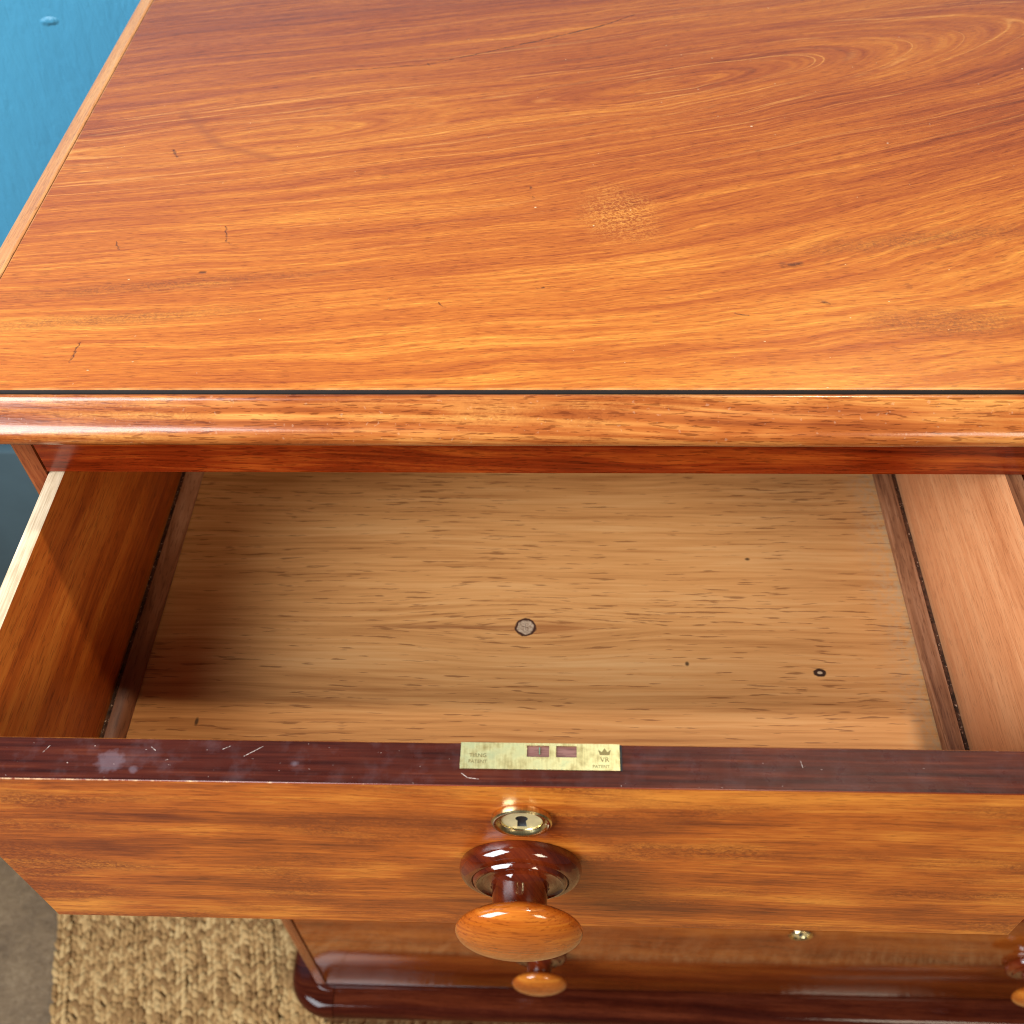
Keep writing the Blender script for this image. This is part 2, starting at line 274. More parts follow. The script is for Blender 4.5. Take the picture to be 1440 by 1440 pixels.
def front_edge():
    """dark polished top edge of the drawer front, waxed, scuffed and chipped"""
    nb = NB('scuffed_dark_edge'); X, Y, Z = nb.sep(nb.obj)[:3]
    n1 = nb.noise(nb.comb(nb.math('MULTIPLY', X, 14), nb.math('MULTIPLY', Y, 420), 0), 1, 3, 0.6)
    col = nb.ramp(n1, [(0.3, (0.026, 0.004, 0.002)), (0.55, (0.062, 0.010, 0.0045)), (0.8, (0.125, 0.025, 0.009))])
    left = nb.mapr(X, 0.15, -0.25, 0.35, 1.0)
    v = nb.comb(nb.math('MULTIPLY', X, 420), nb.math('MULTIPLY', Y, 900), 2)
    ch = nb.mapr(nb.math('ADD', nb.noise(v, 1, 2), nb.math('MULTIPLY', left, 0.035)), 0.765, 0.785)
    edge = nb.mapr(Y, -0.009, -0.0195, 0.0, 0.10)
    ch2 = nb.mapr(nb.math('ADD', nb.noise(nb.comb(nb.math('MULTIPLY', X, 300), nb.math('MULTIPLY', Y, 260), 8), 1, 3, 0.6), edge), 0.80, 0.82)
    col = nb.mix(nb.math('MULTIPLY', nb.add(ch, ch2), 0.6), col, (0.62, 0.46, 0.40))
    hz = nb.mapr(nb.noise(nb.obj, 70, 4, 0.65), 0.5, 0.7)
    col = nb.mix(nb.math('MULTIPLY', nb.math('MULTIPLY', hz, left), 0.08), col, (0.30, 0.25, 0.28))
    wb = nb.math('MULTIPLY', nb.math('SUBTRACT', nb.noise(nb.obj, 350, 3), 0.5), 1.2)
    wax = nb.add(nb.blob(X, Y, (-0.1765, -0.0108), 0.0052, 0.0045, 0.25, wb), nb.blob(X, Y, (-0.166, -0.0142), 0.0017, 0.0014, 0.4, wb),
                 nb.blob(X, Y, (-0.1, -0.0105), 0.0013, 0.0010, 0.5, wb))
    col = nb.mix(nb.math('MULTIPLY', wax, 0.30), col, (0.22, 0.17, 0.20))
    scr = nb.add(nb.seg(X, Y, (-0.1215, -0.0075), (-0.1145, -0.0030), 0.00012), nb.seg(X, Y, (-0.161, -0.004), (-0.159, -0.0055), 0.00012),
                 nb.seg(X, Y, (-0.131, -0.0045), (-0.128, -0.003), 0.00012), nb.seg(X, Y, (-0.206, -0.007), (-0.204, -0.004), 0.00012),
                 nb.seg(X, Y, (-0.0315, -0.0136), (-0.029, -0.0155), 0.00012), nb.seg(X, Y, (-0.029, -0.0155), (-0.0245, -0.0160), 0.00012),
                 nb.seg(X, Y, (0.105, -0.006), (0.1055, -0.009), 0.00006))
    scr = nb.math('MULTIPLY', scr, nb.mapr(nb.noise(nb.obj, 800, 2), 0.35, 0.6, 0.1, 1.0))
    col = nb.mix(nb.math('MULTIPLY', scr, 0.8), col, (0.75, 0.62, 0.55))
    nb.bump(nb.math('ADD', nb.noise(nb.obj, 900, 3), nb.math('MULTIPLY', nb.add(ch, ch2), 1.5)), 0.10, 0.0003)
    rr = nb.mapr(nb.noise(nb.obj, 120, 4), 0.3, 0.7, 0.22, 0.48)
    return nb.out(col, rr, spec=0.16, coat=0.0)

def brass(name, bright=(0.80, 0.66, 0.30), dark=(0.34, 0.24, 0.09), rough=0.3):
    nb = NB(name)
    n1 = nb.noise(nb.obj, 130, 4, 0.6); X, Y, Z = nb.sep(nb.obj)[:3]
    br = nb.noise(nb.comb(nb.math('MULTIPLY', X, 1200), nb.math('MULTIPLY', Y, 90), nb.math('MULTIPLY', Z, 90)), 1, 2)
    col = nb.ramp(nb.math('ADD', nb.math('MULTIPLY', n1, 0.75), nb.math('MULTIPLY', br, 0.25)), [(0.34, dark), (0.54, bright), (0.75, tuple(min(1, v*1.15) for v in bright))])
    nb.bump(br, 0.08, 0.0002)
    return nb.out(col, nb.mapr(n1, 0.3, 0.7, rough+0.15, rough-0.08), metal=1.0)

def plain(name, col, rough=0.5, metal=0.0, var=0.25, scale=40):
    nb = NB(name); n1 = nb.noise(nb.obj, scale, 4, 0.6)
    c = nb.mix(nb.mapr(n1, 0.3, 0.7), tuple(v*(1-var) for v in col), tuple(min(1, v*(1+var)) for v in col))
    nb.bump(n1, 0.15, 0.0006)
    return nb.out(c, rough, metal=metal)

def wall_paint():
    nb = NB('blue_wall_paint'); X, Y, Z = nb.sep(nb.obj)[:3]
    n1 = nb.noise(nb.obj, 6, 3)
    col = nb.mix(nb.mapr(n1, 0.3, 0.7), (0.052, 0.235, 0.375), (0.060, 0.258, 0.40))
    br = nb.noise(nb.comb(nb.math('MULTIPLY', X, 150), 0.0, nb.math('MULTIPLY', Z, 38)), 1, 4, 0.6, 0.6)
    br2 = nb.noise(nb.comb(nb.math('MULTIPLY', X, 45), 0.0, nb.math('MULTIPLY', Z, 16)), 1, 3, 0.5, 0.5)
    dent = nb.blob(X, Z, (-0.432, ZT-0.087), 0.0062, 0.0026, 0.5, nb.math('MULTIPLY', nb.math('SUBTRACT', nb.noise(nb.obj, 160, 2), 0.5), 1.6))
    h = nb.math('ADD', nb.math('ADD', nb.math('MULTIPLY', br, 0.6), br2), nb.math('MULTIPLY', dent, 0.9))
    nb.bump(h, 0.8, 0.0022)
    return nb.out(col, 0.42, spec=0.4)

def floor_mat():
    nb = NB('worn_concrete'); n1 = nb.noise(nb.obj, 14, 5, 0.65); n2 = nb.noise(nb.obj, 120, 5, 0.7)
    col = nb.ramp(nb.math('ADD', nb.math('MULTIPLY', n1, 0.55), nb.math('MULTIPLY', n2, 0.45)), [(0.3, (0.075, 0.042, 0.020)), (0.52, (0.16, 0.095, 0.046)), (0.75, (0.29, 0.19, 0.10))])
    ch = nb.mapr(nb.noise(nb.obj, 70, 3, 0.6), 0.70, 0.75)
    col = nb.mix(nb.math('MULTIPLY', ch, 0.6), col, (0.42, 0.35, 0.27))
    nb.bump(nb.math('ADD', n1, n2), 0.5, 0.004)
    return nb.out(col, nb.mapr(n2, 0.3, 0.7, 0.75, 0.5), spec=0.35)

def jute():
    nb = NB('jute_fibre'); 
    at = nb.n.new('ShaderNodeAttribute'); at.attribute_name = 'tuft'
    n1 = nb.noise(nb.vm('MULTIPLY', nb.obj, (900.0, 160.0, 900.0)), 1, 3, 0.6)
    f = nb.math('ADD', nb.math('MULTIPLY', at.outputs['Fac'], 0.65), nb.math('MULTIPLY', n1, 0.35))
    f = nb.math('ADD', f, nb.math('MULTIPLY', nb.math('SUBTRACT', nb.rnd(), 0.5), 0.16))
    col = nb.ramp(f, [(0.15, (0.20, 0.095, 0.030)), (0.5, (0.36, 0.195, 0.070)), (0.85, (0.50, 0.31, 0.13))])
    nb.bump(n1, 0.6, 0.0012)
    return nb.out(col, 0.75, spec=0.25)

M = {}
M['top'] = top_wood()
M['mould'] = mahogany('moulding_mahogany', 'x', (0.17, 0.032, 0.007), (0.35, 0.092, 0.018), (0.60, 0.25, 0.06), rough=0.22, band=120, mottle=0.6, coat=0.15, shift=0.0, wear=0.12, pore=0.7, curl=0.45)
M['mould_y'] = mahogany('side_moulding_mahogany', 'y', (0.36, 0.095, 0.022), (0.56, 0.205, 0.052), (0.72, 0.34, 0.11), rough=0.38, band=50, mottle=0.3, coat=0.0, shift=0.05)
M['rail'] = mahogany('rail_mahogany', 'x', (0.085, 0.007, 0.001), (0.20, 0.020, 0.0025), (0.42, 0.080, 0.009), rough=0.22, band=110, mottle=0.5, coat=0.2, pore=0.55, curl=0.3)
M['front'] = mahogany('drawer_front_mahogany', 'x', (0.15, 0.024, 0.005), (0.40, 0.088, 0.010), (0.66, 0.225, 0.030), rough=0.30, band=36, mottle=0.75, coat=0.12, shift=0.0, curl=0.85)
M['carcass'] = mahogany('carcass_mahogany', 'z', (0.08, 0.013, 0.004), (0.19, 0.040, 0.010), (0.30, 0.085, 0.024), rough=0.25, band=50, mottle=0.3, coat=0.3)
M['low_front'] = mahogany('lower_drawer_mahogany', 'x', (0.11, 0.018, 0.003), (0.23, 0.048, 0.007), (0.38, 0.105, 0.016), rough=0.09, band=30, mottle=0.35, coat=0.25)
M['base'] = mahogany('base_mahogany', 'x', (0.020, 0.003, 0.002), (0.045, 0.007, 0.003), (0.10, 0.02, 0.007), rough=0.08, band=60, mottle=0.3, coat=0.0, spec=0.2)
M['side_shaded'] = mahogany('shaded_drawer_cedar', 'y', (0.22, 0.032, 0.003), (0.42, 0.092, 0.010), (0.58, 0.19, 0.028), rough=0.42, band=60, mottle=0.35, coat=0.08, pore=0.5)  # left side and back: shade inside the drawer put into the wood colour
M['side_lit'] = mahogany('lit_drawer_side', 'y', (0.40, 0.125, 0.042), (0.56, 0.220, 0.088), (0.66, 0.31, 0.14), rough=0.42, band=40, mottle=0.3, coat=0.05, pore=0.3)  # same wood on the right, window sheen put into a paler colour
M['slip'] = mahogany('slip_wood', 'y', (0.10, 0.030, 0.012), (0.25, 0.095, 0.04), (0.44, 0.21, 0.11), rough=0.45, band=150, mottle=0.4, coat=0.0)
M['knob_dark'] = mahogany('knob_dark_mahogany', 'z', (0.045, 0.005, 0.002), (0.105, 0.013, 0.003), (0.20, 0.034, 0.007), rough=0.06, band=60, mottle=0.3, coat=0.7, pore=0.2)
M['knob_head'] = mahogany('knob_head_mahogany', 'x', (0.19, 0.030, 0.004), (0.38, 0.088, 0.008), (0.56, 0.19, 0.022), rough=0.12, band=45, mottle=0.6, coat=0.5, pore=0.5, shift=0.02)
def arris():
    nb = NB('rubbed_arris'); X, Y, Z = nb.sep(nb.obj)[:3]
    n1 = nb.noise(nb.comb(nb.math('MULTIPLY', X, 160), 0.0, 0.0), 1, 4, 0.7)
    m = nb.mapr(nb.math('ADD', n1, nb.mapr(X, -0.02, -0.24, -0.14, 0.12)), 0.50, 0.64)
    return nb.out(nb.mix(nb.math('MULTIPLY', m, 0.7), (0.16, 0.022, 0.004), (0.62, 0.38, 0.20)), 0.35)
M['arris'] = arris()
def chipped():
    nb = NB('chipped_rail_edge'); X, Y, Z = nb.sep(nb.obj)[:3]
    n1 = nb.noise(nb.comb(nb.math('MULTIPLY', X, 240), 0.0, nb.math('MULTIPLY', Z, 900)), 1, 3, 0.6)
    m = nb.math('MULTIPLY', nb.mapr(n1, 0.36, 0.46), nb.math('MULTIPLY', nb.mapr(X, -0.247, -0.24), nb.mapr(X, -0.135, -0.165)))
    return nb.out(nb.mix(m, (0.16, 0.016, 0.002), (0.80, 0.66, 0.52)), 0.5)
M['chipped'] = chipped()
M['pine'] = pine(); M['raw'] = raw_edge(); M['edge'] = front_edge()
M['dustwood'] = mahogany('inner_dark_wood', 'x', (0.03, 0.012, 0.006), (0.06, 0.024, 0.012), (0.10, 0.045, 0.02), rough=0.6, coat=0.0)
M['brass'] = brass('aged_brass', (0.72, 0.61, 0.31), (0.36, 0.27, 0.11), 0.42); M['brass_ring'] = brass('polished_brass', (0.86, 0.70, 0.36), (0.40, 0.27, 0.11), 0.18)
M['brass_face'] = plain('dull_brass_face', (0.70, 0.60, 0.32), 0.42, 0.45, 0.15, 200)
M['stamp'] = plain('stamped_tarnish', (0.24, 0.18, 0.07), 0.5, 0.7)
M['mortise'] = mahogany('mortise_wood', 'x', (0.07, 0.022, 0.018), (0.14, 0.05, 0.04), (0.26, 0.12, 0.10), rough=0.6, band=200, mottle=0.7, coat=0.0)
M['black'] = plain('lock_void', (0.006, 0.005, 0.005), 0.6)
M['steel'] = plain('bright_steel', (0.75, 0.76, 0.78), 0.25, 1.0, 0.1, 300)
def joint_grime():
    nb = NB('joint_grime'); n1 = nb.noise(nb.obj, 220, 3, 0.6); n2 = nb.noise(nb.obj, 620, 2, 0.5)
    col = nb.mix(nb.mapr(n1, 0.35, 0.65), (0.030, 0.016, 0.010), (0.16, 0.075, 0.040))
    col = nb.mix(nb.mapr(n2, 0.64, 0.68), col, (0.62, 0.46, 0.32))
    return nb.out(col, 0.8)
M['grime'] = joint_grime()
M['wall'] = wall_paint(); M['floor'] = floor_mat(); M['jute'] = jute()
M['wall_shade'] = plain('wall_shade_paint', (0.045, 0.075, 0.088), 0.5, 0, 0.1, 10)  # slate colour holds the shade at the foot of the wall

# ------------------------------------------------------------------ mesh helpers (coordinates: x, y, z relative to the chest top)
WLOC = {}
def link(name, bm, mats, parent=None, origin=None, smooth=40, seed=None):
    me = bpy.data.meshes.new(name)
    bmesh.ops.recalc_face_normals(bm, faces=bm.faces)
    org = Vector(origin) if origin is not None else sum((v.co for v in bm.verts), Vector()) / max(1, len(bm.verts))
    for v in bm.verts: v.co -= org
    bm.to_mesh(me); bm.free()
    for m in (mats if isinstance(mats, (list, tuple)) else [mats]): me.materials.append(m)
    for p in me.polygons: p.use_smooth = True
    me.set_sharp_from_angle(angle=math.radians(smooth))
    o = bpy.data.objects.new(name, me); COL.objects.link(o)
    w = org + Vector((0, 0, ZT)); WLOC[o.name] = w
    if parent is not None:
        o.parent = parent; o.location = w - WLOC[parent.name]
    else: o.location = w
    return o
def box(bm, x0, x1, y0, y1, z0, z1, bev=0.0, mi=0, seg=2):
    r = bmesh.ops.create_cube(bm, size=1.0)
    vs = r['verts']
    for v in vs: v.co = Vector(((x0+x1)/2 + v.co.x*(x1-x0), (y0+y1)/2 + v.co.y*(y1-y0), (z0+z1)/2 + v.co.z*(z1-z0)))
    fs = {f for v in vs for f in v.link_faces}
    for f in fs: f.material_index = mi
    if bev > 0:
        es = list({e for v in vs for e in v.link_edges})
        bmesh.ops.bevel(bm, geom=es, offset=bev, segments=seg, profile=0.5, affect='EDGES', material=-1)
    return bm
def boxm(*a, **k): return box(bmesh.new(), *a, **k)
def sweep(bm, path, prof, closed_prof=True):
    """path: list of (origin, outward dir); prof: (outward, z) pairs"""
    rings = []
    for p, d in path:
        rings.append([bm.verts.new((p[0]+d[0]*a, p[1]+d[1]*a, b)) for a, b in prof])
    n = len(prof)
    for r0, r1 in zip(rings, rings[1:]):
        for i in range(n if closed_prof else n-1):
            bm.faces.new((r0[i], r0[(i+1) % n], r1[(i+1) % n], r1[i]))
    if closed_prof:
        bm.faces.new(rings[0]); bm.faces.new(list(reversed(rings[-1])))
    return bm
def lathe(bm, cx, cz, y0, prof, n=64, split=None):
    """turned about the -y axis; prof: (radius, distance out from y0, material)"""
    rings = []
    for r, d, m in prof:
        if r < 1e-6: rings.append([bm.verts.new((cx, y0-d, cz))])
        else: rings.append([bm.verts.new((cx+r*math.cos(2*math.pi*i/n), y0-d, cz+r*math.sin(2*math.pi*i/n))) for i in range(n)])
    for k in range(len(rings)-1):
        a, b = rings[k], rings[k+1]
        for i in range(n):
            j = (i+1) % n
            if len(a) == 1 and len(b) == 1: continue
            if len(a) == 1: f = bm.faces.new((a[0], b[i], b[j]))
            elif len(b) == 1: f = bm.faces.new((a[i], b[0], a[j]))
            else: f = bm.faces.new((a[i], b[i], b[j], a[j]))
            f.material_index = prof[k+1][2]
    return bm
def empty(name, loc):
    o = bpy.data.objects.new(name, None); COL.objects.link(o); o.location = loc; o.empty_display_size = 0.1
    WLOC[o.name] = Vector(loc); return o

# ------------------------------------------------------------------ the setting
def structure(name, bm, mat, origin=None):
    o = link(name, bm, mat, origin=origin); o['kind'] = 'structure'; return o
FZ = -ZT
floor = structure('floor', boxm(-3.2, 3.4, -3.4, 0.549, FZ-0.1, FZ), M['floor'], origin=(0, 0, FZ))
WY = 0.55
wall = structure('wall', boxm(-3.2, 3.4, WY, WY+0.12, FZ-0.1, 1.5), M['wall'], origin=(0, WY, FZ))

shade_board = structure('wall_shade_board', boxm(-3.2, 3.4, WY-0.018, WY-0.0002, FZ, FZ+0.42, bev=0.003), M['wall_shade'], origin=(0, WY, FZ))  # dark board added to carry the shade low on the wall
# ------------------------------------------------------------------ jute rug: braided rows laid side by side
RUGT = 0.012
def braid_mesh(seed, length=1.3, w=0.0180):
    rs = random.Random(seed); bm = bmesh.new(); lay = bm.verts.layers.float.new('tuft')
    pitch = 0.0080; n = int(length/pitch)
    for k in range(n):
        for s in (-1, 0, 1):
            y = k*pitch + (0.0 if s else pitch*0.5) + rs.uniform(-.0028, .0028)
            x = s*w*0.30 + rs.uniform(-.001, .001)
            ang = {-1: 0.30, 0: rs.choice((-0.25, 0.2)), 1: -0.30}[s] + rs.uniform(-.28, .28)
            L = 0.0082*rs.uniform(.7, 1.25); W = 0.0038*rs.uniform(.75, 1.2); H = 0.0034*rs.uniform(.7, 1.2)
            t = rs.random(); c, sn = math.cos(ang), math.sin(ang); nu = 7; rings = []
            for q in range(1, 5):
                th = math.pi*q/5; ring = []
                for u in range(nu):
                    ph = 2*math.pi*u/nu
                    lx = W*math.sin(th)*math.cos(ph); ly = L*math.cos(th); lz = H*math.sin(th)*math.sin(ph) + 0.0012*math.cos(th)
                    v = bm.verts.new((x + lx*c - ly*sn, y + lx*sn + ly*c, 0.0056 + lz)); v[lay] = t; ring.append(v)
                rings.append(ring)
            for r0, r1 in zip(rings, rings[1:]):
                for u in range(nu): bm.faces.new((r0[u], r0[(u+1) % nu], r1[(u+1) % nu], r1[u]))
            bm.faces.new(rings[0]); bm.faces.new(rings[-1])
    bmesh.ops.recalc_face_normals(bm, faces=bm.faces)
    me = bpy.data.meshes.new('braid'); bm.to_mesh(me); bm.free()
    me.materials.append(M['jute'])
    for p in me.polygons: p.use_smooth = True
    return me
rug = empty('jute_rug', (-0.6118, 0.0430, 0.0)); rug.rotation_euler = (0, 0, 0.2384)
rug['label'] = 'golden braided jute rug lying on the bare floor beside and under the chest'; rug['category'] = 'rug'
braids = [braid_mesh(s) for s in range(4)]
bw = 0.0180
RX0 = 0.0; NR = 92
backing = link('rug_backing', boxm(0.003, 58*bw, -0.97, 0.20, FZ+0.0005, FZ+0.004), plain('jute_backing', (0.30, 0.18, 0.07), 0.9))
backing.parent = rug; backing.location = (29*bw, -0.385, 0.00225)
for i in range(NR):
    o = bpy.data.objects.new('braid', braids[random.randrange(4)]); COL.objects.link(o); o.parent = rug
    o.location = ((i+0.5)*bw, -1.10 - max(0, i-48)*bw*0.25 + random.uniform(-.006, .006), 0.0032)
    o.rotation_euler = (0, 0, random.uniform(-.002, .002)); o.scale = (random.uniform(1.12, 1.24), 1, random.uniform(.8, 1.15))

# ------------------------------------------------------------------ the chest of drawers
XO, XR = -0.2662, 0.7560            # outer faces of the two sides
XC = (XO+XR)/2                      # centre line
YC, YB = 0.0093, 0.50               # front and back of the carcass
YB_TOP = 0.515
chest = empty('chest_of_drawers', (XC, 0.25, RUGT))
chest['label'] = 'antique polished mahogany chest of drawers with its left top drawer pulled open'; chest['category'] = 'chest of drawers'
def part(name, bm, mat, origin=None, smooth=40, parent=chest): return link(name, bm, mat, parent, origin, smooth)

# top board inside its applied edge moulding
XL = -0.2755; XLR = 2*XC - XL
tb = boxm(XL, XLR, 0.0, YB_TOP, -0.022, 0.0, bev=0.0006)
for f in tb.faces:
    f.normal_update()
    if abs(f.normal.z) < 0.3: f.material_index = 1            # grime packed into the groove
part('top_board', tb, [M['top'], plain('groove_grime', (0.012, 0.007, 0.005), 0.7)], origin=(0, 0, 0))
prof = [(0.0013, -0.024), (0.0013, -0.0032), (0.0017, -0.0017), (0.0028, -0.0012), (0.0036, -0.0015), (0.0044, -0.0022), (0.0052, -0.0028), (0.0100, -0.0052),
        (0.0150, -0.0078), (0.0170, -0.0091), (0.0184, -0.0106), (0.0192, -0.0122), (0.0195, -0.0140), (0.0191, -0.0158), (0.0180, -0.0177),
        (0.0160, -0.0192), (0.0135, -0.0200), (0.0125, -0.0215), (0.0100, -0.0226), (0.0060, -0.0232), (0.0050, -0.0262), (-0.0080, -0.0262), (-0.0080, -0.024)]
c45 = 1.0
rw = random.Random(3); fp = [((XL, 0), (-1, -1))]; wob = 0.0
for k in range(1, 90):                                       # worn by hand: never quite straight
    wob = 0.75*wob + rw.uniform(-0.00016, 0.00016)
    fp.append(((XL + 0.024 + (XLR-XL-0.048)*k/90, 0.0), (0, -1 - wob/0.019)))
part('front_edge_moulding', sweep(bmesh.new(), fp + [((XLR, 0), (1, -1))], prof), M['mould'], smooth=50)
part('side_edge_moulding', sweep(bmesh.new(), [((XL, YB_TOP), (-1, 0)), ((XL, 0.0002), (-1, -1))], prof), M['mould_y'], smooth=50)
part('side_edge_moulding', sweep(bmesh.new(), [((XLR, 0.0002), (1, -1)), ((XLR, YB_TOP), (1, 0))], prof), M['mould_y'], smooth=50)

# sides: panels whose front edges are the rounded stiles
ZBASE = FZ + RUGT
def side_panel(x0, x1, outer):
    bm = bmesh.new(); box(bm, x0, x1, YC+0.0245, YB, ZBASE+0.004, -0.0265); return bm
part('side_panel', side_panel(XO+0.002, XO+0.018, -1), M['carcass'])
part('side_panel', side_panel(XR-0.018, XR-0.002, 1), M['carcass'])
SW = 0.0121
def stile(xo, xi, s):
    """front edge of a side: outer arris rounded"""
    bm = bmesh.new(); r = 0.004; pts = []
    for k in range(7):
        a = math.pi/2*k/6
        pts.append((xo + s*(r - r*math.cos(a)), YC + r - r*math.sin(a)))
    pts += [(xi, YC), (xi, YC+0.024), (xo, YC+0.024)]
    lo = [bm.verts.new((x, y, ZBASE+0.004)) for x, y in pts]; hi = [bm.verts.new((x, y, -0.0268)) for x, y in pts]
    for i in range(len(pts)):
        j = (i+1) % len(pts); bm.faces.new((lo[i], lo[j], hi[j], hi[i]))
    bm.faces.new(lo); bm.faces.new(hi); return bm
part('stile', stile(XO, XO+SW, 1), M['carcass'])
part('stile', stile(XR, XR-SW, -1), M['carcass'])
part('back_panel', boxm(XO+0.019, XR-0.019, YB-0.014, YB-0.001, ZBASE+0.02, -0.027), M['dustwood'])
XI, XIR = XO+SW+0.0006, XR-SW-0.0006
# rails between the drawers, dust boards behind them
def rail(z0, z1, x0=XI, x1=XIR, m='rail', y0=YC):
    return part('rail', boxm(x0, x1, y0, y0+0.05, z0, z1, bev=0.0007), M[m])
tr = boxm(XI, XIR, YC, YC+0.05, -0.0668, -0.0268, bev=0.0008, seg=1)
for f in tr.faces:
    f.normal_update()
    if f.normal.y < -0.3 and f.normal.z < -0.3: f.material_index = 1
part('rail', tr, [M['rail'], M['chipped']], origin=(0, YC, 0))
part('drawer_divider', boxm(0.2378, 0.2520, YC+0.0006, YC+0.03, -0.2302, -0.0673, bev=0.0006), M['carcass'])
part('inner_partition', boxm(0.2390, 0.2508, YC+0.031, YB-0.016, -0.2302, -0.0673), M['dustwood'])
rows = [(-0.2474, -0.4470), (-0.4644, -0.6700), (-0.6874, -0.9300)]
rail(-0.2464, -0.2306); rail(-0.4634, -0.4480); rail(-0.6864, -0.6710); rail(-0.9480, -0.9312, m='base')
for z in (-0.2385, -0.4555, -0.6785):
    part('dust_board', boxm(XI+0.006, XIR-0.006, YC+0.052, YB-0.016, z-0.003, z+0.003), M['dustwood'])

# base moulding round the foot of the carcass, then the plinth
bp = [(0.000, -0.934), (0.004, -0.9335), (0.0070, -0.9345), (0.0080, -0.9365), (0.0105, -0.9370)]
for k in range(0, 13):
    a = math.radians(80 - 160*k/12); bp.append((0.0165 + 0.0150*math.cos(a), -0.9522 + 0.0152*math.sin(a)))
bp += [(0.0150, -0.9680), (0.000, -0.9680)]
rc = 0.017; cxl, cyl = XO+rc, YC+rc
arc = [((cxl-rc*math.cos(a), cyl-rc*math.sin(a)), (-math.cos(a), -math.sin(a))) for a in [math.pi/2*k/14 for k in range(15)]]
XM = -0.2435
part('base_moulding', sweep(bmesh.new(), [((XO, YB), (-1, 0)), ((XO, YC+0.06), (-1, 0))] + arc + [((XM-0.0004, YC), (0, -1))], bp), M['base'], smooth=45)
part('base_moulding', sweep(bmesh.new(), [((XM+0.0004, YC), (0, -1)), ((2*XC-XM-0.0004, YC), (0, -1))], bp), M['base'], smooth=45)
arcR = [((2*XC-p[0], p[1]), (-d[0], d[1])) for p, d in reversed(arc)]
part('base_moulding', sweep(bmesh.new(), [((2*XC-XM+0.0004, YC), (0, -1))] + arcR + [((XR, YC+0.06), (1, 0)), ((XR, YB), (1, 0))], bp), M['base'], smooth=45)
pl = [(-0.004, -0.9688), (0.0215, -0.9688), (0.0215, ZBASE+0.001), (-0.004, ZBASE+0.001)]
part('plinth', sweep(bmesh.new(), [((XO, YB), (-1, 0)), ((XO, YC+0.06), (-1, 0))] + arc + [((XC, YC), (0, -1))] + arcR + [((XR, YC+0.06), (1, 0)), ((XR, YB), (1, 0))], pl), M['base'], smooth=45)

# ---- drawers
def knob_bm(cx, cz, y0, s=1.0):
    P = [(0.0274, 0, 0), (0.0279, 0.0016, 0), (0.0279, 0.0036, 0), (0.0272, 0.0056, 0), (0.0256, 0.0074, 0), (0.0236, 0.0083, 0), (0.0222, 0.0083, 0),
         (0.0218, 0.0076, 0), (0.0214, 0.0086, 0), (0.0208, 0.0096, 0), (0.0198, 0.0098, 0), (0.0190, 0.0090, 0), (0.0170, 0.0086, 0), (0.0145, 0.0087, 0), (0.0131, 0.0094, 0),
         (0.0126, 0.0108, 0), (0.0124, 0.0130, 0), (0.0123, 0.0165, 0), (0.0124, 0.0195, 0), (0.0128, 0.0211, 0), (0.0142, 0.0220, 0)]
    R, a, c = 0.0281, 0.0092, 0.0303
    for k in range(0, 23):
        t = math.radians(-58 + 148*k/22)
        P.append((max(0.0, R*math.cos(t)) if k < 22 else 0.0, c + a*math.sin(t), 1))
    return lathe(bmesh.new(), cx, cz, y0, [(r*s, d*s, m) for r, d, m in P], 72)
def keyhole_outline(cx, cz, s=1.0):
    pts = []; r = 0.0024*s; w = 0.0016*s; h = 0.0070*s
    a0 = math.asin(w/r)
    for k in range(13):
        a = -math.pi/2 + a0 + (2*math.pi-2*a0)*k/12
        pts.append((cx + r*math.cos(a), cz + 0.0020*s + r*math.sin(a)))
    pts += [(cx - w*1.15, cz + 0.002*s - h), (cx + w*1.15, cz + 0.002*s - h)]
    return pts
def escutcheon_bm(cx, cz, y0, R=0.0130):
    bm = lathe(bmesh.new(), cx, cz, y0, [(R*0.98, 0, 0), (R*1.0, 0.0012, 0), (R*0.985, 0.0024, 0), (R*0.94, 0.0030, 0), (R*0.88, 0.0029, 0),
              (R*0.80, 0.0020, 0), (R*0.735, 0.0010, 0), (R*0.715, 0.0016, 0), (R*0.68, 0.0016, 0), (R*0.665, 0.0010, 0)], 56)
    n = 56; yd = y0-0.0010
    vo = [bm.verts.new((cx+R*0.664*math.cos(2*math.pi*i/n), yd, cz+R*0.664*math.sin(2*math.pi*i/n))) for i in range(n)]
    ko = keyhole_outline(cx, cz-0.0005, R/0.0130*1.1); vi = [bm.verts.new((x, yd, z)) for x, z in ko]
    es = [bm.edges.new((L[i], L[(i+1) % len(L)])) for L in (vo, vi) for i in range(len(L))]
    g = bmesh.ops.triangle_fill(bm, use_beauty=True, use_dissolve=False, edges=es)
    for f in g['geom']:
        if isinstance(f, bmesh.types.BMFace): f.material_index = 1
    # the keyhole goes in: steel lining, dark end, a pin
    vb = [bm.verts.new((x, yd+0.0008, z)) for x, z in ko]
    for i in range(len(vi)):
        j = (i+1) % len(vi); f = bm.faces.new((vi[i], vi[j], vb[j], vb[i])); f.material_index = 3
    f = bm.faces.new(vb); f.material_index = 2
    return bm
ESC = lambda: [M['brass_ring'], M['brass_face'], M['black'], M['steel']]

